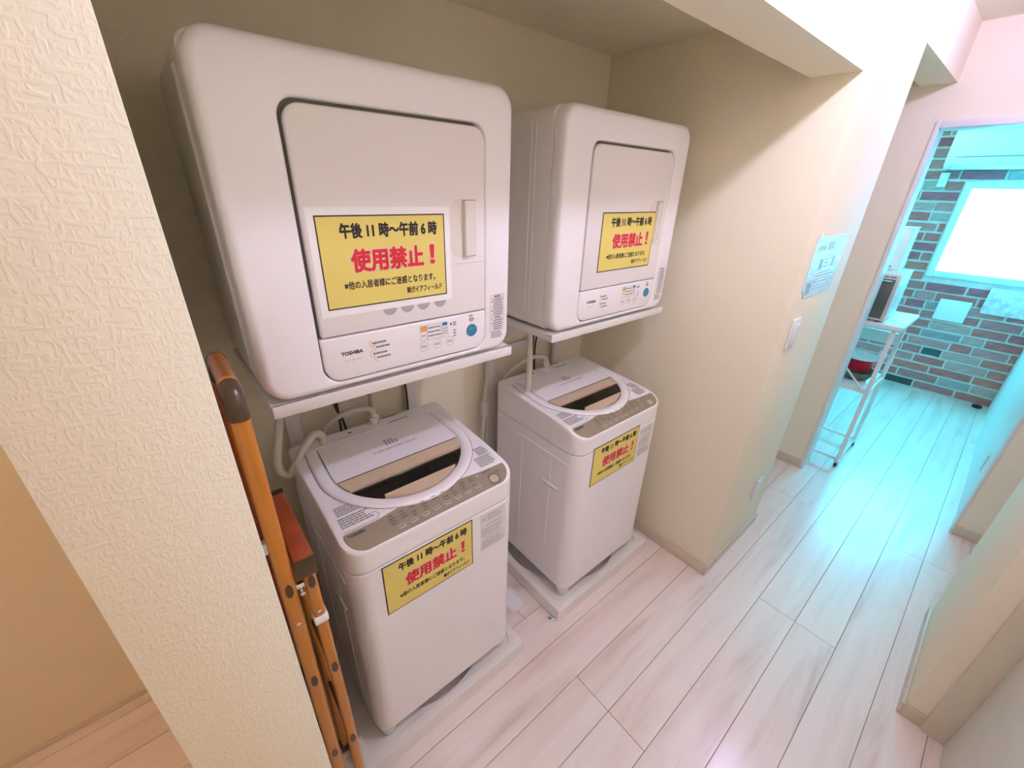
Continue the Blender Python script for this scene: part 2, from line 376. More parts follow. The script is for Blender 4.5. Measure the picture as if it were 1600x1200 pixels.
# brick room shell
st('wall_room_right', XE+.12, XB, -.40, -.272, 0, CEIL, M['whiteframe'], 'white side wall at the right of the brick room')
st('wall_room_left', XE+.12, XB, 1.9, 2.0, 0, CEIL, M['whiteframe'], 'hidden left wall of the brick room')
WY0, WY1, WZ0, WZ1 = -.20, .50, 1.075, 1.81
bw = empty('wall_far', (XB, .5, 0)); tag(bw, 'red and grey brick wall at the end of the far room', 'wall', kind='structure')
bm = bmesh.new()
for a in ((XB, XB+.1, -.3, WY0, 0, CEIL), (XB, XB+.1, WY1, 2.0, 0, CEIL), (XB, XB+.1, WY0, WY1, 0, WZ0), (XB, XB+.1, WY0, WY1, WZ1, CEIL)): add_box(bm, *a)
finish('mortar_bed', bm, M['mortar'], bw)
def bricks():
    rnd = random.Random(3); pitch = .0835; z = .012; row = 0
    protos = {}
    while z+.07 < 2.36:
        y = -.27-rnd.random()*.2
        while y < 1.15:
            wd = rnd.choice((.13, .21, .24, .26, .28)); a, b = max(y, -.268), min(y+wd, 1.16)
            y += wd+.016
            if b-a < .03: continue
            zz0, zz1 = z, z+.068
            segs = [(a, b)]
            if zz1 > WZ0-.03 and zz0 < WZ1+.03:
                segs = [(p, q) for p, q in ((a, min(b, WY0-.035)), (max(a, WY1+.035), b)) if q-p > .03]
            for (p, q) in segs:
                ti = rnd.choices(range(10), (5, 5, 5, 3, 4, 3, 3, 1.3, 1.0, 3))[0]
                bm = bmesh.new(); h2 = .034*(1-.12*rnd.random())
                L2 = (q-p)/2
                poly = [(-L2, -h2), (0, -h2+rnd.uniform(-.003, .003)), (L2, -h2), (L2+rnd.uniform(-.003, .003), 0), (L2, h2), (0, h2+rnd.uniform(-.003, .003)), (-L2, h2), (-L2+rnd.uniform(-.003, .003), 0)]
                t = .010+.004*rnd.random()
                A = [bm.verts.new((0, u, v)) for u, v in poly]; B = [bm.verts.new((-t*.7, u, v)) for u, v in poly]
                C = [bm.verts.new((-t, u-.005*(1 if u > 0 else -1 if u < 0 else 0), v-.005*(1 if v > 0 else -1 if v < 0 else 0))) for u, v in poly]
                for i in range(8):
                    j = (i+1) % 8; bm.faces.new((A[i], A[j], B[j], B[i])); bm.faces.new((B[i], B[j], C[j], C[i]))
                bm.faces.new(C)
                o = finish('brick', bm, M['brick'][ti]); o.location = (XB, (p+q)/2, z+.034); o.parent = bw; o.matrix_parent_inverse = bw.matrix_world.inverted()
        z += pitch; row += 1
bricks()
wn = empty('window_1', (XB, .15, WZ0)); tag(wn, 'bright frosted window in the brick wall', 'window', kind='structure')
box('pane', XB+.035, XB+.04, WY0+.03, WY1-.03, WZ0+.03, WZ1-.03, M['winglow'], wn)
for a in ((WY0-.02, WY0+.03, WZ0-.02, WZ1+.02), (WY1-.03, WY1+.02, WZ0-.02, WZ1+.02), (WY0+.03, WY1-.03, WZ0-.02, WZ0+.03), (WY0+.03, WY1-.03, WZ1-.03, WZ1+.02)):
    box('window_frame', XB-.02, XB+.06, *a, M['whiteframe'], wn, .003)

# ------------------------------------------------------------------ ceiling lamps, two of them added as fill
def globe_lamp(x, y, strength, col, label, r=.035, drop=.068):
    e = empty('ceiling_lamp', (x, y, CEIL)); tag(e, label, 'ceiling lamp')
    bm = bmesh.new(); lathe(bm, [(.05, 0), (.054, -.006), (.050, -.018), (.028, -.024)], (x, y, CEIL-.0005), 28); finish('lamp_base', bm, M['whiteframe'], e, 40)
    bm = bmesh.new(); bmesh.ops.create_uvsphere(bm, u_segments=14, v_segments=8, radius=r, matrix=Matrix.Translation((x, y, CEIL-drop)))
    finish('lamp_globe', bm, emit('lamp_glow', col, strength), e, 60)
globe_lamp(.95, .12, P_LAMP_A, LAMP, 'round globe ceiling lamp above the front of the laundry alcove')
globe_lamp(2.35, .10, P_LAMP_B, (1, .76, 1.60), 'round globe ceiling lamp above the corridor pier')
globe_lamp(-.95, .95, P_LAMP_C, (1, .60, .34), 'round globe ceiling lamp in the warm room at left')
pnl_ = empty('added_fill_panel', (-.75, .03, CEIL)); tag(pnl_, 'flat rectangular fill panel added to the hall ceiling behind the viewpoint', 'ceiling lamp')  # unseen panel added to raise the ambient light in the alcove
box('panel_frame', -1.27, -.23, -.25, .31, CEIL-.03, CEIL-.0005, M['whiteframe'], pnl_, .003)
box('panel_diffuser', -1.25, -.25, -.23, .29, CEIL-.034, CEIL-.0302, emit('fill_panel_glow', LAMP, P_FILL_PANEL), pnl_)
globe_lamp(4.35, .75, P_FILL_D, (.42, .84, 1.0), 'unseen round globe fill lamp added in the brick room', .09, .12)  # unseen lamp added to brighten the dark brick room

# ------------------------------------------------------------------ drip pans
PY0, PY1 = .734, 1.372
def make_pan(x0, label):
    x1 = x0+.64; cx, cy = (x0+x1)/2, (PY0+PY1)/2
    t = empty('washing_machine_pan', (cx, cy, 0)); tag(t, label, 'drip pan', 'white drip pans under the washing machines')
    bm = bmesh.new()
    def lp(ins, r, z): return [(a, b, z) for a, b in rr2(x0+ins, x1-ins, PY0+ins, PY1-ins, r, 14)]
    loft(bm, [lp(.001, .008, 0.0005), lp(0, .008, .063), lp(.0015, .008, .0655), lp(.004, .008, .066), lp(.0285, .050, .066), lp(.030, .050, .0650), lp(.0305, .050, .0600), lp(.0315, .050, .0585),
              lp(.0355, .2840, .0585), lp(.0365, .2830, .0570), lp(.038, .2815, .014), lp(.09, .229, .012)], True, True)
    body = finish('basin', bm, M['pan'], t, 28)
    bm = bmesh.new(); lathe(bm, [(.05, .0165), (.052, .021), (.045, .024), (.02, .022)], (cx+.05, cy-.02, 0)); finish('drain_cap', bm, M['palemark'], t, 40)
    return t
pan_a = make_pan(.092, 'white drip pan under the nearer washing machine beside the orange ladder')
pan_b = make_pan(.931, 'white drip pan under the farther washing machine with a teal sticker')
# small sticker at the front corner of the far pan
stk = empty('sticker', (.92, PY0+.03, .0)); stk.parent = pan_b; stk.matrix_parent_inverse = pan_b.matrix_world.inverted(); tag(stk, 'small white tag with a teal mark')
bm = bmesh.new(); plate(bm, [(.903, .768), (.931, .742), (.9305, .752), (.912, .776)], lambda u, v: (u, v, .010), lambda u, v: (u, v, .0008)); finish('tag_strip', bm, M['paper'], stk)
prints('teal_mark', [[(.9035, .7685), (.911, .7605), (.919, .759), (.9205, .767), (.9125, .7755)]], lambda u, v: (u, v, .0104), M['teal'], stk)

# ------------------------------------------------------------------ washing machines
WW, WD, WY = .525, .482, .765
ZT = [(0, .876), (.062, .901), (.14, .911), (.482, .935)]
def zt(v):
    if v <= 0: return ZT[0][1]
    for (a, za), (b, zb) in zip(ZT, ZT[1:]):
        if v <= b: return za+(zb-za)*(v-a)/(b-a)
    return ZT[-1][1]
LC, LV = WW/2, .268
def dpath(r, n=40, back=.42):
    """open D path: left back -> front arc -> right back"""
    ry = r*.935; out = [(LC-r*.965, back), (LC-r*.99, (back+LV)/2)]
    out += [(LC-r*math.cos(math.pi*i/n), LV-ry*math.sin(math.pi*i/n)) for i in range(n+1)]
    return out+[(LC+r*.99, (back+LV)/2), (LC+r*.965, back)]
def cast(poly, c, N):
    out = []
    for i in range(N):
        a = 2*math.pi*i/N; d = (math.cos(a), math.sin(a)); best = None
        for p, q in zip(poly, poly[1:]+poly[:1]):
            ex, ey = q[0]-p[0], q[1]-p[1]; den = d[0]*ey-d[1]*ex
            if abs(den) < 1e-12: continue
            t = ((p[0]-c[0])*ey-(p[1]-c[1])*ex)/den; s = ((p[0]-c[0])*d[1]-(p[1]-c[1])*d[0])/den
            if t > 1e-6 and -1e-6 <= s <= 1+1e-6 and (best is None or t < best): best = t
        out.append((c[0]+d[0]*best, c[1]+d[1]*best))
    return out
def make_washer(xL, label, label_tag):
    t = empty('washing_machine', (xL+WW/2, WY+WD/2, .0575)); tag(t, label, 'washing machine', 'white top-loading washing machines')
    R = (.052, .052, .022, .022)
    def L(ins, z, rad=R): return [(xL+a, WY+b, z) for a, b in rr2(ins, WW-ins, ins, WD-ins, tuple(max(.004, q-ins) for q in rad), 10)]
    bm = bmesh.new(); loft(bm, [L(.006, .117), L(.001, .118), L(0, .121), L(0, .126), L(0, .794), L(0, .800), L(.003, .803)]); body = finish('cabinet', bm, M['app'], t, 40)
    # pressed side lines and hand hold
    for s, x in ((-1, xL), (1, xL+WW)):
        for v0 in (.13, .30):
            box('side_rib', min(x, x+s*.0022), max(x, x+s*.0022), WY+v0, WY+v0+.005, .16, .735, M['app'], body, .0008, 1)
        box('side_ridge', min(x, x+s*.003), max(x, x+s*.003), WY+.05, WY+WD-.02, .752, .758, M['app'], body, .0012, 1)
    hg = empty('side_handle', (xL, WY+.13, .61)); hg.parent = t; hg.matrix_parent_inverse = t.matrix_world.inverted()
    for s, x in ((-1, xL), (1, xL+WW)):
        xa, xb = min(x, x+s*.007), max(x, x+s*.007)
        box('handle_lip', xa, xb, WY+.088, WY+.165, .614, .624, M['app'], hg, .003)
        box('handle_painted_shadow', min(x-s*.001, x+s*.0015), max(x-s*.001, x+s*.0015), WY+.092, WY+.161, .606, .614, M['palemark'], hg)  # grey strip under the lip, its slight shadow put into colour
    # feet
    for (u, v) in ((.037, .037), (WW-.037, .037), (.032, WD-.032), (WW-.032, WD-.032)):
        bm = bmesh.new(); lathe(bm, [(.018, .0590), (.021, .061), (.026, .085), (.033, .1185)], (xL+u, WY+v, 0), 22); finish('foot', bm, M['appside'], t, 50)
    # top deck
    N = 160; C = (LC, .25)
    def P(ins): return cast(rr2(ins, WW-ins, ins, WD-ins, tuple(max(.004, q-ins) for q in R), 12), C, N)
    hole = cast(dpath(.200), C, N)
    def at(pts, f): return [(xL+u, WY+v, f(u, v)) for u, v in pts]
    o0, o1, o2, o3 = P(.002), P(0), P(.0018), P(.006)
    loops = [at(o0, lambda u, v: .805), at(o1, lambda u, v: .808), at(o1, lambda u, v: .814), at(o1, lambda u, v: zt(v)-.012), at(o1, lambda u, v: zt(v)-.007), at(o2, lambda u, v: zt(v)-.002), at(o3, lambda u, v: zt(v))]
    for f in (.15, .3, .45, .6, .75, .88, 1):
        loops.append(at([(a[0]+(b[0]-a[0])*f, a[1]+(b[1]-a[1])*f) for a, b in zip(o3, hole)], lambda u, v: zt(v)))
    loops.append(at(hole, lambda u, v: zt(v)-.045))
    bm = bmesh.new(); loft(bm, loops, False, False); deck = finish('top_deck', bm, M['app'], t, 35)
    # drum seen through the smoked lid
    bm = bmesh.new(); lathe(bm, [(.19, .862), (.192, .85), (.185, .80), (.185, .45), (.03, .42), (.03, .50), (.001, .51)], (xL+LC, WY+LV, 0), 40); finish('drum', bm, M['steel'], t, 40)
    # lid rim swept along the D path
    prof = [(.236, -.001), (.2345, .003), (.229, .0055), (.219, .006), (.208, .0045), (.2025, .001), (.2015, -.006)]
    rows = [[(xL+u, WY+v, zt(v)+dz) for u, v in dpath(r)] for r, dz in prof]
    bm = bmesh.new(); V = [[bm.verts.new(p) for p in row] for row in rows]
    for a, b in zip(V, V[1:]):
        for i in range(len(a)-1): bm.faces.new((a[i], a[i+1], b[i+1], b[i]))
    bm.faces.new([r[0] for r in V]); bm.faces.new([r[-1] for r in V]); finish('lid_rim', bm, M['app'], t, 50)
    prints('rim_groove', [[p, q, q2, p2] for p, q, q2, p2 in zip(dpath(.2375), dpath(.2375)[1:], dpath(.2355)[1:], dpath(.2355))], lambda u, v: (xL+u, WY+v, zt(v)+.0008), M['greytext'], t)
    # lid
    lid = empty('lid', (xL+LC, WY+LV, zt(LV))); lid.parent = t; lid.matrix_parent_inverse = t.matrix_world.inverted()
    def dclip(r, v0, v1, n=60):
        """part of the D outline between v0 and v1 (front to back)"""
        full = dpath(r, n); left = [p for p in full[:len(full)//2+1]]
        def xat(v):
            if v >= LV: return r*(1-.035*(v-LV)/(.42-LV))
            return r*math.sqrt(max(0, 1-((LV-v)/(r*.935))**2))
        vs = [v0+(v1-v0)*(1-math.cos(math.pi/2*i/14)) if v0 < LV-r*.9 else v0+(v1-v0)*i/14 for i in range(15)]
        return [(LC-xat(v), v) for v in vs[::-1]]+[(LC+xat(v), v) for v in vs]
    def lp(h): return lambda u, v: (xL+u, WY+v, zt(v)+h)
    bm = bmesh.new(); plate(bm, dclip(.1985, .2365, .418), lp(.004), lp(-.006)); finish('lid_back_panel', bm, M['app'], lid)
    bm = bmesh.new(); plate(bm, dclip(.1975, .188, .2325), lp(.0045), lp(-.006)); finish('lid_beige_band', bm, M['goldbeige'], lid)
    prints('fold_line', [(LC-.196, LC+.196, .2328, .2362)], lp(.0046), M['ladderbrown'], lid)
    bm = bmesh.new(); plate(bm, dclip(.1975, LV-.1975*.935+.001, .187), lp(-.003), lp(-.006)); finish('lid_window', bm, M['glass'], lid)
    # beige handle: straight back edge, curved front
    hp = [p for p in dclip(.1965, LV-.1965*.935+.0012, .119) if p[0] > .152]; hp.append((.1525, .119)) if hp[0][0] > .153 else None
    bm = bmesh.new(); plate(bm, hp, lp(.009), lp(-.006)); finish('lid_handle', bm, M['goldbeige'], lid)
    # hinge line, vents, marks on the back strip
    prints('hinge_line', [(LC-.205, LC+.20, .4205, .4235)], lp(.0012), M['palemark'], t)
    bm = bmesh.new(); add_box(bm, xL+LC-.2, xL+LC+.2, WY+.421, WY+.425, zt(.42)+.0005, zt(.42)+.0055, .0015); finish('hinge_rib', bm, M['app'], t)
    prints('vent_slot', [(.305, .36, .472, .4755), (.313, .385, .437, .4405)], lp(.0012), M['gap'], t)
    prints('arrow_mark', [[(.178, .456), (.192, .456), (.185, .448)]], lp(.0012), M['black'], t)
    prints('dot_logo', [disc_poly(.255+.011*i, .325+.010*j, .0036, 8) for i in range(4) for j in range(3) if not (i == 3 and j == 2)], lp(.0044), M['greytext'], lid)
    text('lid_text', 'STAR CRYSTAL DRUM', .20, .345, .298, .307, lp(.0044), M['greytext'], lid)
    # control panel
    pp = [(.018, .058), (.018, .042)]
    pp += [(.060+.045*math.cos(a), .050+.0465*math.sin(a)) for a in [math.pi+.5*math.pi*i/8 for i in range(9)]]
    pp += [(WW-.060+.045*math.cos(a), .050+.0465*math.sin(a)) for a in [1.5*math.pi+.5*math.pi*i/8 for i in range(9)]]
    pp += [(WW-.018, .042), (WW-.018, .056), (.43, .058), (.40, .0605), (.375, .064)]
    pp += [(.262+.13*math.cos(a), .0505+.0145*math.sin(a)) for a in [math.pi*(.3+.4*i/6) for i in range(7)]] if False else []
    pp += [(.36, .0655), (.165, .0655), (.15, .064), (.125, .0605), (.10, .058)]
    bm = bmesh.new(); plate(bm, pp, lp(.0016), lp(-.003)); pnl = finish('control_panel', bm, M['panel'], t); tag(pnl, 'champagne control panel strip')
    for i in range(8):
        u = .150+.0345*i; v = .0150+.0008*i
        bm = bmesh.new(); plate(bm, rr2(u-.011, u+.011, v-.0045, v+.0045, .004, 4), lp(.0038), lp(.001)); finish('button', bm, M['button'], pnl)
    bm = bmesh.new(); plate(bm, disc_poly(.452, .021, .012, 24, .016), lp(.0036), lp(.001)); finish('start_button', bm, M['button'], pnl)
    bm = bmesh.new(); plate(bm, disc_poly(.408, .048, .0035, 14, .005), lp(.0036), lp(.001)); finish('power_button', bm, M['button'], pnl)
    rnd = random.Random(5)
    pr_ = [(.145+.0345*i-.004, .145+.0345*i+.013, .0145+.0008*i, .0162+.0008*i) for i in range(8)]
    for i in range(9):
        u = .128+.031*i
        for k in range(4):
            if rnd.random() < .8: pr_.append((u, u+.010+.008*rnd.random(), .027+.0075*k, .0285+.0075*k))
    pr_ += ringquads(.452, .021, .0165, .0012)
    pr_ += [(.425, .445, .049, .0508), (.447, .458, .049, .0506), (.468, .482, .038, .0396)]
    prints('panel_print', pr_, lp(.0041), M['frame_ink'], pnl)['kind'] = 'stuff'
    text('maker_logo', 'TOSHIBA', .024, .068, .0450, .0520, lp(.0022), M['black'], pnl, .05)
    # caution labels printed on deck corners and front
    q = textlines(.025, .085, .118, .152, 5, rnd)+textlines(.022, .105, .075, .112, 5, rnd)
    q += [[(.020, .062), (.105, .062), (.1065, .0635), (.0215, .0635)], [(.105, .062), (.118, .075), (.1165, .0755), (.1035, .0625)], [(.118, .075), (.112, .088), (.1105, .0875), (.1165, .075)], (.060, .112, .087, .0882)]
    prints('deck_caution_print', q, lp(.0009), M['greytext'], t)
    q = [(.462, .500, .149, .153)]+textlines(.465, .508, .118, .146, 5, rnd)+textlines(.44, .505, .070, .114, 7, rnd)
    prints('deck_notice_print', q, lp(.0009), M['greytext'], t)
    fm = lambda off: (lambda u, v: (xL+u, WY-off, v))
    bm = bmesh.new(); plate(bm, [(.385, .648), (.482, .648), (.482, .795), (.385, .795)], fm(.0008), fm(-.001)); lb = finish('caution_label', bm, M['label'], t); tag(lb, 'printed caution label on the washer front')
    q = framequads(.387, .406, .765, .788, .0012)+textlines(.41, .475, .76, .788, 4, rnd)+textlines(.405, .47, .742, .752, 1, rnd)+textlines(.389, .477, .705, .738, 5, rnd)+textlines(.40, .47, .692, .70, 1, rnd)+textlines(.389, .477, .655, .688, 5, rnd)
    q += [[(.390, .769), (.403, .769), (.3965, .783)]]
    prints('caution_text', q, fm(.0012), M['palemark'], lb)
    # water inlet
    vx, vy = xL+.274, WY+.462
    bm = bmesh.new(); lathe(bm, [(.026, -.002), (.026, .001), (.022, .002)], (vx, vy, zt(.462)), 20); finish('inlet_recess', bm, M['appside'], t, 40)
    bm = bmesh.new(); lathe(bm, [(.013, 0), (.013, .012), (.017, .013), (.017, .026), (.012, .028), (.010, .034)], (vx, vy, zt(.462)+.002), 16); finish('inlet_nut', bm, M['valve'], t, 40)
    return t
wa = make_washer(.164, 'nearer white washing machine with champagne panel beside the orange ladder', 'a')
wb = make_washer(.980, 'farther white washing machine with champagne panel beside the alcove right wall', 'b')

# ------------------------------------------------------------------ stands and dryers
DW, DZ0, DZ1, DYF, DYB = .637, 1.252, 1.886, .885, 1.325
def make_stand(xL, label):
    t = empty('dryer_stand', (xL+DW/2, 1.34, 0)); tag(t, label, 'dryer stand', 'white dryer stands against the alcove back wall')
    x0, x1 = xL+.003, xL+DW+.012
    bm = bmesh.new(); add_box(bm, x0, x1, DYF+.004, DYB, 1.243, 1.2495, .001, 1); add_box(bm, x0, x1, DYF-.001, DYF+.012, 1.222, 1.2495, .003, 2)
    add_box(bm, x0, x0+.010, DYF+.012, DYB, 1.226, 1.243, .001, 1); add_box(bm, x1-.010, x1, DYF+.012, DYB, 1.226, 1.243, .001, 1)
    finish('shelf_tray', bm, M['stand'], t, 40)
    for u in (.088, DW-.125):
        box('post', xL+u, xL+u+.042, 1.345, 1.365, .0668, 1.46, M['stand'], t, .003)
        bm = bmesh.new(); v = [bm.verts.new(p) for p in ((xL+u, 1.331, 1.226), (xL+u, 1.331, 1.06), (xL+u, 1.08, 1.226))]; w_ = [bm.verts.new((p.co.x+.004, p.co.y, p.co.z)) for p in v]
        bm.faces.new(v); bm.faces.new(w_[::-1])
        for i in range(3): bm.faces.new((v[i], w_[i], w_[(i+1) % 3], v[(i+1) % 3]))
        finish('bracket', bm, M['stand'], t)
    box('cross_bar', xL+.13, xL+DW-.125, 1.350, 1.364, 1.00, 1.035, M['stand'], t, .003)
    return t
sa = make_stand(.105, 'white metal stand holding the nearer dryer above the nearer washer')
sb = make_stand(.920, 'white metal stand holding the farther dryer above the farther washer')

def make_dryer(xL, label, dots):
    t = empty('clothes_dryer', (xL+DW/2, (DYF+DYB)/2, DZ0)); tag(t, label, 'dryer', 'white front-loading clothes dryers')
    def L(ins, y, r=.05): return [(xL+a, y, b) for a, b in rr2(ins, DW-ins, DZ0+ins, DZ1-ins, max(.006, r-ins), 10)]
    bm = bmesh.new(); loft(bm, [L(.012, DYB), L(.002, DYB-.004, .03), L(.002, DYF+.052, .03), L(.005, DYF+.050, .035)]); finish('cabinet', bm, M['appside'], t, 40)
    for v0 in (.115, .135):
        box('side_rib', xL-.0005, xL+.0025, DYF+v0, DYF+v0+.004, DZ0+.04, DZ1-.04, M['appside'], t, .0008, 1)
    # bulged front bezel with the recessed door opening
    ou0, ou1, oz0, oz1 = .116, .551, 1.268, 1.806
    def O(g, y): return [(xL+a, y, b) for a, b in rr2(ou0-g, ou1+g, oz0-g, oz1+g, (.042+g, .040+g, .034+g, .034+g), 10)]
    bm = bmesh.new(); loft(bm, [L(.004, DYF+.0495), L(.002, DYF+.047), L(0, DYF+.040), L(0, DYF+.022), L(.0012, DYF+.014), L(.004, DYF+.007), L(.0085, DYF+.003), L(.014, DYF+.001), L(.018, DYF+.0006), O(.0045, DYF), O(.002, DYF+.0008), O(0, DYF+.004), O(-.001, DYF+.016)], True, False)
    bez = finish('front_bezel', bm, M['app'], t, 50)
    bm = bmesh.new(); loft(bm, [O(.002, DYF+.0155), O(.002, DYF+.0175)]); finish('opening_back', bm, M['gap'], t)
    fm = lambda y: (lambda u, v: (xL+u, y, v))
    # door
    split = 1.375
    bm = bmesh.new()
    def Dp(i, y): return [(xL+a, y, b) for a, b in rr2(ou0+.0085+i, ou1-.0015-i, split+.0015+i, oz1-.0080-i, (.004, .004, .030, .030), 8)]
    loft(bm, [Dp(0, DYF+.015), Dp(0, DYF+.0035), Dp(.0015, DYF+.0012), Dp(.004, DYF+.0004)])
    dr = finish('dryer_door', bm, M['door'], t, 40)
    # handle recess and bar on the right side of the door
    bm = bmesh.new()
    plate(bm, [(.432+.045-.045*math.cos(a)*1.0 if False else .478-.042*math.cos(a), 1.583+.068*math.sin(a)) for a in [-.5*math.pi+math.pi*i/20 for i in range(21)]], fm(DYF+.0003), fm(DYF+.0012)); finish('handle_recess', bm, M['cream'], dr)
    bm = bmesh.new()
    zs0, zs1 = 1.521, 1.646
    A = [(.4835, zs0), (.520, zs0), (.520, zs1), (.4835, zs1)]
    lo = [[(xL+u, DYF+.0005, v) for u, v in A], [(xL+u+(.001 if u < .5 else 0), DYF-.010 if u < .5 else DYF-.004, v) for u, v in A], [(xL+u+(.003 if u < .5 else -.001), DYF-.0115 if u < .5 else DYF-.0055, v+(.001 if v < 1.6 else -.001)) for u, v in A]]
    loft(bm, lo); finish('door_handle', bm, M['cream'], dr)
    prints('handle_outline', [(.4815, .5215, zs0-.0015, zs0), (.4815, .5215, zs1, zs1+.0015), (.520, .5215, zs0, zs1)], fm(DYF+.00025), M['greytext'], dr)
    prints('door_line', [(.452, ou1-.004, 1.5025, 1.5035)], fm(DYF+.0001), M['palemark'], dr)
    if dots:
        prints('grey_dots', [[(u+.017*math.cos(a), 1.4205+.017*math.sin(a)) for a in [2*math.pi*i/24 for i in range(24)]] for u in (.281, .324, .366, .412)], fm(DYF+.0001), M['greydot'], dr)
    # control panel
    bm = bmesh.new()
    def Cp(i, y): return [(xL+a, y, b) for a, b in rr2(ou0+.004+i, ou1-.0015-i, oz0+.0045+i, split-.0022-i, (.036, .036, .003, .003), 8)]
    loft(bm, [Cp(0, DYF+.015), Cp(0, DYF+.003), Cp(.0012, DYF+.0012), Cp(.003, DYF+.0005)]); cp = finish('control_panel', bm, M['app'], t, 40)
    f1 = fm(DYF+.0001); f2 = fm(DYF-.0002)
    text('maker_logo', 'TOSHIBA', .158, .206, 1.3295, 1.3375, f1, M['black'], cp, .05)
    text('model_text', 'ED-458 (W)', .164, .200, 1.3135, 1.3185, f1, M['palemark'], cp)
    rnd = random.Random(11); q = []
    for k, u, v in ((0, .226, 1.345), (1, .234, 1.3345), (2, .226, 1.3195), (3, .234, 1.309)):
        q += textlines(u+.003, u+.038, v-.003, v+.003, 1, rnd, .75, .05)
    prints('course_text', q, f1, M['greytext'], cp)
    prints('course_arcs', sum([ringquads(u+.004, v, .008, .001, 10, .5*math.pi, 1.5*math.pi) for u, v in ((.226, 1.345), (.234, 1.3345), (.226, 1.3195), (.234, 1.309))], []), f1, M['orangemark'], cp)
    prints('orange_marks', [rr2(.353, .3695, 1.348, 1.3615, .003, 3), (.356, .366, 1.3355, 1.3395)], f1, M['orangemark'], cp)
    prints('blue_marks', [rr2(.415, .430, 1.354, 1.3625, .003, 3), (.438, .4425, 1.351, 1.358)], f1, M['bluemark'], cp)
    q = framequads(.371, .4125, 1.325, 1.3625, .0008)+framequads(.352, .3705, 1.325, 1.363, .0006)+framequads(.414, .431, 1.325, 1.352, .0006)
    q += textlines(.374, .411, 1.329, 1.360, 3, rnd, .35, .05)+textlines(.416, .429, 1.33, 1.35, 3, rnd, .35, .05)+textlines(.446, .457, 1.348, 1.36, 2, rnd, .6, .1)+textlines(.447, .456, 1.318, 1.34, 3, rnd, .5, .1)
    q += textlines(.496, .509, 1.3645, 1.3685, 1, rnd, .8, .0)
    for u in (.360, .399, .436): q += ringquads(u, 1.3095, .0125, .0007)+textlines(u-.008, u+.008, 1.306, 1.313, 2, rnd, .5, .1)
    prints('panel_print', q, f1, M['greytext'], cp)['kind'] = 'stuff'
    bm = bmesh.new(); plate(bm, disc_poly(.505, 1.3265, .0165, 26), fm(DYF-.0018), fm(DYF+.002)); sbn = finish('start_button', bm, M['blue'], cp); tag(sbn, 'round blue start button')
    text('button_text', 'スタート', .492, .518, 1.328, 1.336, fm(DYF-.0021), M['greydot'], sbn)
    bm = bmesh.new(); plate(bm, disc_poly(.505, 1.3565, .006, 16, .008), fm(DYF-.001), fm(DYF+.002)); finish('power_button', bm, M['button'], cp)
    # caution label on the bezel right of the door
    q = framequads(.568, .613, 1.31, 1.412, .0007)+[(.568, .613, v, v+.0007) for v in (1.402, 1.378, 1.352, 1.344)]
    for a, b, r in ((1.354, 1.377, 4), (1.379, 1.401, 4), (1.312, 1.343, 5)): q += textlines(.578, .611, a, b, r, rnd, .5, .1)
    q += textlines(.580, .602, 1.404, 1.410, 1, rnd, .8, .0)+textlines(.582, .602, 1.346, 1.351, 1, rnd, .8, 0)+textlines(.570, .612, 1.288, 1.308, 4, rnd, .5, .2)
    q += [[(.570, v), (.576, v), (.573, v+.005)] for v in (1.392, 1.366, 1.33)]
    prints('caution_label', q, fm(DYF-.0003), M['greytext'], t)
    return t
da = make_dryer(.105, 'nearer and larger-looking white clothes dryer above the nearer washer', True)
db = make_dryer(.920, 'farther white clothes dryer beside the alcove right wall', False)

# ------------------------------------------------------------------ yellow notices
def make_notice(x0, x1, z0, z1, y, label, border, skew=0):
    t = empty('notice_sheet', ((x0+x1)/2, y, z0)); tag(t, label, 'notice', 'yellow notices forbidding night-time use')
    W, H = x1-x0, z1-z0
    def f(d): return lambda u, v: (x0+u*W, y-d+.0, z0+v*H+skew*u)
    e = border
    bm = bmesh.new(); plate(bm, [(-e/W, -e/H), (1+e/W, -e/H), (1+e/W, 1+e/H), (-e/W, 1+e/H)], f(.0006), f(0)); finish('paper', bm, M['paper'] if border > .004 else M['frame_ink'], t)
    prints('frame_line', [(0, 1, 0, 1)], f(.0008), M['frame_ink'], t)
    b = .0028
    prints('yellow_field', [(b/W, 1-b/W, b/H, 1-b/H)], f(.0010), M['yellow'], t)
    asp = H/W
    text('time_text', '午後 11 時～午前 6 時', .16, .925, .765, .915, f(.0013), M['black'], t, .042, asp)
    for (bd, u0, u1, v0, v1) in (('使用禁止', .215, .79, .40, .64), ('！', .858, .892, .42, .64)):
        k_ = (.64-.40)/(v1-v0)
        text('ban_text_outline', bd, u0, u1, v0, v1, f(.0012), M['pinkwhite'], t, .085*k_, asp)
        text('ban_text', bd, u0, u1, v0, v1, f(.0018), M['red'], t, .040*k_, asp)
    text('note_text', '※他の入居者様にご迷惑となります。', .14, .89, .21, .30, f(.0013), M['black'], t, .022, asp)
    text('company_text', '㈱ガイアフィールド', .63, .95, .08, .16, f(.0013), M['black'], t, .022, asp)
    return t
make_notice(.251, .537, 1.4335, 1.618, DYF+.0002, 'yellow notice with wide white margin on the nearer dryer door', .0145)
make_notice(1.113, 1.4065, 1.430, 1.614, DYF+.0002, 'yellow notice on the farther dryer door', .0004)
make_notice(.241, .5185, .6225, .799, WY-.0002, 'yellow notice on the front of the nearer washer', .0004)
make_notice(1.064, 1.352, .6405, .816, WY-.0002, 'yellow notice on the front of the farther washer', .0004)

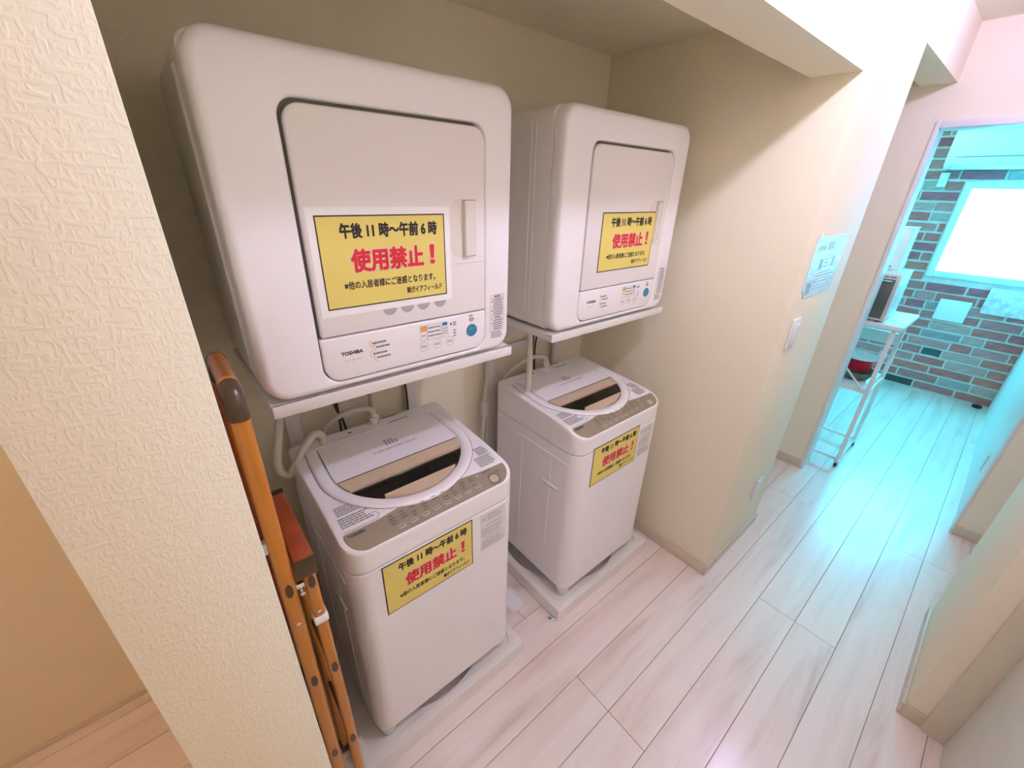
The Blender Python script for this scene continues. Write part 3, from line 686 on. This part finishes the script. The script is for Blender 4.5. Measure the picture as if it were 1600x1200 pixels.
# ------------------------------------------------------------------ hoses, cords
def thing_tube(name, pts, r, mat, label, cat, n=12, sub=8, group=None):
    bm = bmesh.new(); add_tube(bm, catmull(pts, sub), r, n); o = finish(name, bm, mat, None, 60); tag(o, label, cat, group); return o
H = M['hose']
thing_tube('drain_hose', [(.262, 1.21, .925), (.262, 1.212, .96), (.240, 1.205, .975), (.205, 1.185, .957), (.168, 1.17, .915), (.147, 1.175, .885), (.128, 1.19, .90), (.132, 1.20, .95), (.158, 1.205, 1.05), (.185, 1.21, 1.14), (.20, 1.22, 1.24)], .0115, H, 'thick ivory hose looping over the left back of the nearer washer', 'hose')
thing_tube('inlet_hose', [(.438, 1.227, .968), (.436, 1.232, .982), (.418, 1.245, .990), (.37, 1.265, .985), (.32, 1.29, .955), (.285, 1.305, .90), (.27, 1.31, .80)], .0095, H, 'ivory water hose arching to the inlet of the nearer washer', 'hose')
thing_tube('drain_hose', [(1.030, 1.105, .918), (1.029, 1.10, .97), (1.026, 1.095, 1.08), (1.022, 1.10, 1.22)], .0115, H, 'ivory hose standing straight up from the farther washer', 'hose')
thing_tube('inlet_hose', [(1.254, 1.227, .968), (1.252, 1.232, .982), (1.235, 1.245, .990), (1.19, 1.265, .985), (1.13, 1.29, .955), (1.09, 1.315, .90), (1.08, 1.325, .80)], .0095, H, 'ivory water hose arching to the inlet of the farther washer', 'hose')
K = M['cord']
for i, (pts, lab) in enumerate([
    ([(.340, 1.29, 1.24), (.338, 1.29, 1.1), (.345, 1.295, .98), (.345, 1.30, .7)], 'dark cord hanging left behind the nearer washer'),
    ([(.357, 1.31, 1.24), (.359, 1.32, 1.12), (.345, 1.33, 1.0), (.37, 1.335, .9), (.38, 1.335, .7)], 'second dark cord crossing behind the nearer washer'),
    ([(.585, 1.30, 1.24), (.588, 1.32, 1.1), (.61, 1.33, .98), (.61, 1.33, .7)], 'dark cord hanging right behind the nearer washer'),
    ([(1.262, 1.30, 1.24), (1.256, 1.32, 1.1), (1.262, 1.33, .98), (1.25, 1.33, .7)], 'dark cord hanging left behind the farther washer'),
    ([(1.280, 1.30, 1.24), (1.286, 1.32, 1.1), (1.276, 1.33, .98), (1.29, 1.33, .7)], 'second dark cord hanging behind the farther washer')]):
    thing_tube('power_cord', pts, .0042, K, lab, 'cord', 8, 6, 'dark power cords behind the washers')
thing_tube('gas_pipe', [(.475, 1.338, 1.30), (.475, 1.338, 1.0), (.475, 1.338, .6)], .009, M['base'], 'thin brass-coloured pipe on the back wall behind the nearer washer', 'pipe', 10, 3)
thing_tube('wall_pipe', [(1.41, 1.338, 1.30), (1.41, 1.338, .9), (1.41, 1.338, .4)], .010, M['hose'], 'pale pipe on the back wall behind the farther washer', 'pipe', 10, 3)
# white two-piece pole leaning in the gap between the washers
pl = empty('white_pole', (.955, 1.345, 0)); tag(pl, 'thin white two-piece pole standing in the gap between the washers', 'pole')
tube('upper_rod', [(.9696, 1.316, .768), (.979, 1.318, .880), (.996, 1.324, 1.036)], [.011, .0085, .003], M['hose'], pl)
tube('lower_rod', [(.9696, 1.316, .768), (.9506, 1.312, .568), (.905, 1.30, .002)], [.009, .009, .009], M['valve'], pl)
box('joint_sleeve', .955, .984, 1.302, 1.330, .739, .812, M['valve'], pl, .005)
# small white plastic holder on the floor
bm = bmesh.new()
def hl(s, z): return [(.835+s*a, .935+s*b, z) for a, b in ((-.055, .06), (-.035, -.045), (.0, -.058), (.040, -.042), (.050, -.025), (.035, .05), (.0, .075))]
loft(bm, [hl(1.0, .001), hl(1.0, .020), hl(.95, .025), hl(.84, .025), hl(.78, .018), hl(.7, .018)])
fh = finish('floor_wiper_head', bm, M['app'], None, 25); tag(fh, 'small white plastic piece lying on the floor between the two pans', 'plastic piece')

# ------------------------------------------------------------------ folded step ladder
ld = empty('step_ladder', (.06, .88, 0)); tag(ld, 'folded orange step ladder with red-brown steps leaning in the alcove left gap', 'step ladder')
YA, YA2 = .685, .87
def rail(name, pts, wx, wy):
    """rounded rectangular rail through the points (z increasing)"""
    bm = bmesh.new(); loops = []
    for x, y, z in pts: loops.append([(x+a, y+b, z) for a, b in rr2(-wx, wx, -wy, wy, min(wx, wy)*.8, 4)])
    loft(bm, loops); return finish(name, bm, M['ladder'], ld, 40)
for y in (YA, YA2):
    rail('front_rail', [(.0315, y, .012), (.033, y, .4), (.0365, y, .97), (.039, y, 1.345)], .0140, .013)
    rail('rear_rail', [(.0765, y, .012), (.0795, y, .5), (.078, y, .8), (.0755, y, .992)], .0118, .012)
    for x in (.0315, .0765):
        box('foot_cap', x-.0150, x+.0145, y-.014, y+.014, .0, .035, M['ladderbrown'], ld, .003)
for y, s_ in ((YA, 1), (YA2, -1)):
    pth = [(.039, y, 1.342), (.039, y+s_*.003, 1.362), (.039, y+s_*.012, 1.380), (.039, y+s_*.028, 1.389)]
    bm = bmesh.new(); add_tube(bm, catmull(pth, 5), .0152, 16); finish('corner_joint', bm, M['ladderbrown'], ld, 60)
tube('top_bar', [(.039, YA+.025, 1.3885), (.039, YA2-.025, 1.3885)], .0140, M['ladderbar_shaded'], ld, 16)
tube('joint_collar', [(.039, YA+.026, 1.3885), (.039, YA+.034, 1.389)], .0146, M['ladder'], ld, 16)
box('top_platform', .055, .0915, YA-.010, YA2+.03, .998, 1.033, M['ladderred'], ld, .0025)
box('platform_end_cap', .0545, .0918, YA-.0125, YA-.009, .985, 1.030, M['ladderbrown'], ld, .001)
box('platform_end_cap', .0545, .0918, YA2+.029, YA2+.04, .99, 1.038, M['black'], ld, .002)
for z in (.22, .46, .70): box('step', .022, .047, YA+.013, YA2-.013, z, z+.05, M['ladderbrown'], ld, .003)
box('hand_panel', .0165, .0225, YA+.014, YA2-.014, .86, 1.36, M['ladderred'], ld, .002)
for z in (.35, .62): box('cross_bar', .074, .083, YA+.012, YA2-.012, z, z+.03, M['ladderbrown'], ld, .003)
def oval(x, z, y):
    bm = bmesh.new(); plate(bm, disc_poly(x, z, .0165, 18, .0068), lambda u, v: (u, y-.0012, v), lambda u, v: (u, y+.001, v)); finish('oval_plug', bm, M['ladderbrown'], ld)
for x, z in ((.0365, .972), (.0345, .690), (.033, .392), (.032, .13)): oval(x, z, YA-.013)
for x, z in ((.0762, .968), (.079, .692), (.079, .395), (.077, .13)): oval(x, z, YA-.012)
for x, z in ((.0365, .880), (.0765, .884)):
    bm = bmesh.new(); plate(bm, disc_poly(x, z, .004, 12), lambda u, v: (u, YA-.0148, v), lambda u, v: (u, YA-.012, v)); finish('rivet', bm, M['chrome'], ld)
box('white_band', .0638, .0910, YA-.0138, YA+.0138, .846, .866, M['paper'], ld, .002)
bm = bmesh.new(); add_tube(bm, [(.0500, YA, .962), (.0640, YA, .962)], .0075, 14); finish('hinge_bolt', bm, M['chrome'], ld, 40)
bm = bmesh.new(); add_tube(bm, [(.057, YA-.016, .953), (.057, YA-.004, .953)], .0045, 12); finish('hinge_bolt', bm, M['chrome'], ld, 40)
rest = box('ladder_clip', .0135, .0245, YA-.004, YA+.012, 1.07, 1.095, M['valve'], ld, .002)

# ------------------------------------------------------------------ things on the pier wall
sh = empty('posted_sheet', (1.92, YF, 1.34)); tag(sh, 'pale notice sheet in a clear sleeve taped to the pier wall', 'poster')
fs = lambda d: (lambda u, v: (1.755+u, YF-d, 1.338+v))
bm = bmesh.new(); plate(bm, [(.04, .0), (.34, .0), (.345, .215), (.0, .215), (.0, .03)], fs(.0025), fs(.0005)); finish('sheet', bm, M['sleeve'], sh)
prints('green_header', [(.03, .12, .165, .185), (.13, .21, .165, .195)], fs(.0028), M['sheetgreen'], sh)
prints('photo_blocks', [(.03, .085, .01, .055), (.10, .135, .10, .135), (.24, .27, .10, .14)], fs(.0028), M['sheetgrey'], sh)
prints('text_lines', textlines(.10, .32, .02, .09, 6, random.Random(2), .3)+textlines(.15, .23, .10, .15, 4, random.Random(4), .3), fs(.0028), M['palemark'], sh)
for u in (.02, .33): prints('tape', [[(u-.008, .205), (u+.012, .205), (u+.014, .235), (u-.005, .235)]], fs(.003), M['paper'], sh)
sw = empty('light_switch', (1.805, YF, 1.20)); tag(sw, 'white wall switch plate below the posted sheet', 'light switch')
box('switch_plate', 1.768, 1.842, YF-.010, YF, 1.142, 1.262, M['whiteframe'], sw, .004); box('rocker', 1.787, 1.823, YF-.016, YF-.009, 1.162, 1.242, M['whiteframe'], sw, .003)
ot = empty('wall_outlet', (2.07, YF, .32)); tag(ot, 'white wall outlet near the floor on the pier', 'outlet')
box('outlet_plate', 2.035, 2.105, YF-.008, YF, .262, .382, M['whiteframe'], ot, .003); box('socket', 2.052, 2.088, YF-.0105, YF-.007, .282, .362, M['whiteframe'], ot, .0015)

# ------------------------------------------------------------------ brick room contents
ac = empty('air_conditioner', (XB-.1, .28, 1.92)); tag(ac, 'white wall air conditioner above the bright window', 'air conditioner')
bm = bmesh.new(); y0, y1 = -.13, .685
pf = [(XB-.016, 1.925), (XB-.15, 1.925), (XB-.195, 1.945), (XB-.212, 1.99), (XB-.214, 2.12), (XB-.205, 2.19), (XB-.18, 2.215), (XB-.016, 2.215)]
loft(bm, [[(x, y0, z) for x, z in pf], [(x, y1, z) for x, z in pf]]); finish('housing', bm, M['acwhite'], ac, 30)
bm = bmesh.new(); pf2 = [(XB-.2155, 2.01), (XB-.2155, 2.14), (XB-.2125, 2.14), (XB-.2125, 2.01)]
loft(bm, [[(x, y0+.012, z) for x, z in pf2], [(x, y1-.012, z) for x, z in pf2]]); finish('front_panel', bm, M['acwhite'], ac)
box('panel_gap', XB-.2145, XB-.212, y0+.02, y1-.06, 2.002, 2.0065, M['greytext'], ac)
bm = bmesh.new(); pf3 = [(XB-.160, 1.917), (XB-.203, 1.938), (XB-.2165, 1.985), (XB-.211, 1.987), (XB-.198, 1.943), (XB-.158, 1.922)]
loft(bm, [[(x, y0+.05, z) for x, z in pf3], [(x, y1-.05, z) for x, z in pf3]]); finish('louver', bm, M['acwhite'], ac)
def board(name, y0, y1, z0, z1, mat, label, cat, d=.02):
    o = box(name, XB-.014-d, XB-.0135, y0, y1, z0, z1, mat, None, .002); tag(o, label, cat); return o
board('blank_plate', .642, .70, 1.787, 1.90, M['whiteframe'], 'small white outlet plate left of the air conditioner end', 'wall plate', .008)
board('square_board', .140, .347, .690, .876, M['whiteframe'], 'plain square white board on the bricks below the window', 'wall board', .015)
board('patterned_board', -.20, .077, .803, 1.022, M['floral'], 'patterned pale board under the window at the right', 'wall board', .015)
bs = empty('cable_stub', (XB-.07, -.19, 0)); tag(bs, 'small black plug lying at the foot of the brick wall', 'plug')
bm = bmesh.new(); lathe(bm, [(.03, 0.001), (.034, .008), (.030, .022), (.012, .028)], (XB-.075, -.20, 0), 16); finish('plug_body', bm, M['black'], bs, 50)
tube('plug_wire', [(XB-.05, -.20, .012), (XB-.03, -.21, .01), (XB-.016, -.22, .01)], .004, M['black'], bs)
fp = box('finger_pull', 3.36, 3.395, -.2725, -.266, .265, .375, M['casing'], None, .002); tag(fp, 'thin vertical pull plate on the white side wall', 'door pull')

# rolling rack
rk = empty('rolling_rack', (3.445, .62, 0)); tag(rk, 'white rolling rack behind the left door jamb', 'rack')
for x in (3.24, 3.655):
    for y in (.335, .93):
        box('post', x-.016, x+.016, y-.011, y+.011, .055, 1.0, M['rackwhite'], rk, .003)
        cs = empty('caster', (x, y, 0)); cs.parent = rk; cs.matrix_parent_inverse = rk.matrix_world.inverted()
        bm = bmesh.new(); add_tube(bm, [(x+.012, y-.009, .023), (x+.012, y+.009, .023)], .022, 16); finish('wheel', bm, M['cord'], cs, 40)
        box('fork', x-.010, x+.020, y-.013, y+.013, .036, .056, M['chrome'], cs, .003)
for y in (.335, .93):
    box('side_bar', 3.24, 3.655, y-.008, y+.008, .052, .072, M['rackwhite'], rk, .003)
    box('side_bar', 3.24, 3.655, y-.008, y+.008, .560, .576, M['rackwhite'], rk, .003)
for x in (3.24, 3.655):
    box('cross_bar', x-.008, x+.008, .335, .93, .055, .075, M['rackwhite'], rk, .003)
    box('cross_bar', x-.008, x+.008, .335, .93, .560, .580, M['rackwhite'], rk, .003)
box('top_shelf', 3.205, 3.70, .295, .97, .985, 1.008, M['rackwhite'], rk, .003)
box('shelf', 3.24, 3.655, .345, .92, .578, .588, M['rackwhite'], rk, .002)
box('back_rail', 3.63, 3.655, .345, .92, .80, .88, M['rackwhite'], rk, .002)
tube('diagonal_strut', [(3.225, .52, .735), (3.225, .36, .585)], .006, M['rackwhite'], rk, 8)
# toaster oven on the rack
ov = empty('toaster_oven', (3.42, .63, 1.008)); tag(ov, 'grey toaster oven with dark glass front on the white rack', 'toaster oven')
box('oven_body', 3.245, 3.56, .400, .86, 1.016, 1.292, M['acwhite'], ov, .006)
box('oven_face', 3.236, 3.246, .402, .858, 1.018, 1.290, M['oven'], ov, .003)
box('glass_door', 3.230, 3.237, .418, .76, 1.032, 1.262, M['ovenglass'], ov, .004)
for k in range(3): box('vent_slot', 3.2345, 3.237, .420+.035*k, .448+.035*k, 1.270, 1.276, M['gap'], ov)
tube('door_bar', [(3.222, .43, 1.25), (3.222, .75, 1.25)], .005, M['chrome'], ov, 8)
for (x, y) in ((3.27, .43), (3.27, .83), (3.53, .43), (3.53, .83)): box('foot', x-.01, x+.01, y-.01, y+.01, 1.008, 1.017, M['black'], ov)
wb_ = empty('white_box', (3.5, .53, 1.292)); tag(wb_, 'white carton standing on the toaster oven', 'box')
bm = bmesh.new(); add_box(bm, 3.40, 3.585, .455, .66, 1.2935, 1.53, .003); finish('carton', bm, M['paper'], wb_, 40)
box('top_flap', 3.397, 3.588, .452, .663, 1.525, 1.533, M['paper'], wb_, .001)
prints('pink_print', [(.50, .52, 1.335, 1.347), (.49, .53, 1.31, 1.316)], lambda u, v: (3.3995, u, v), M['redbowl'], wb_)
bm = bmesh.new(); lathe(bm, [(.06, .0005), (.075, .006), (.105, .055), (.108, .062), (.100, .060), (.07, .010), (.001, .008)], (3.42, .455, .588), 28); o = finish('woven_basket', bm, M['basket'], None, 50); tag(o, 'round brown woven basket on the rack middle shelf', 'basket')
bm = bmesh.new(); lathe(bm, [(.055, 0), (.065, .004), (.088, .075), (.092, .078), (.084, .077), (.060, .008), (.001, .006)], (3.42, .455, .6515), 28); o = finish('red_bowl', bm, M['redbowl'], None, 50); tag(o, 'red plastic bowl nested on the woven basket', 'bowl')
cl = empty('white_colander', (3.42, .455, .73)); tag(cl, 'white colander with a handle resting on the red bowl', 'colander')
bm = bmesh.new(); lathe(bm, [(.080, .0), (.095, .004), (.097, .018), (.090, .016), (.075, .003), (.001, .002)], (3.42, .455, .7305), 28); finish('colander_rim', bm, M['rackwhite'], cl, 50)
tube('handle', [(3.42, .362, .74), (3.42, .345, .765), (3.42, .352, .80), (3.42, .368, .80), (3.42, .372, .76)], .010, M['rackwhite'], cl, 10)
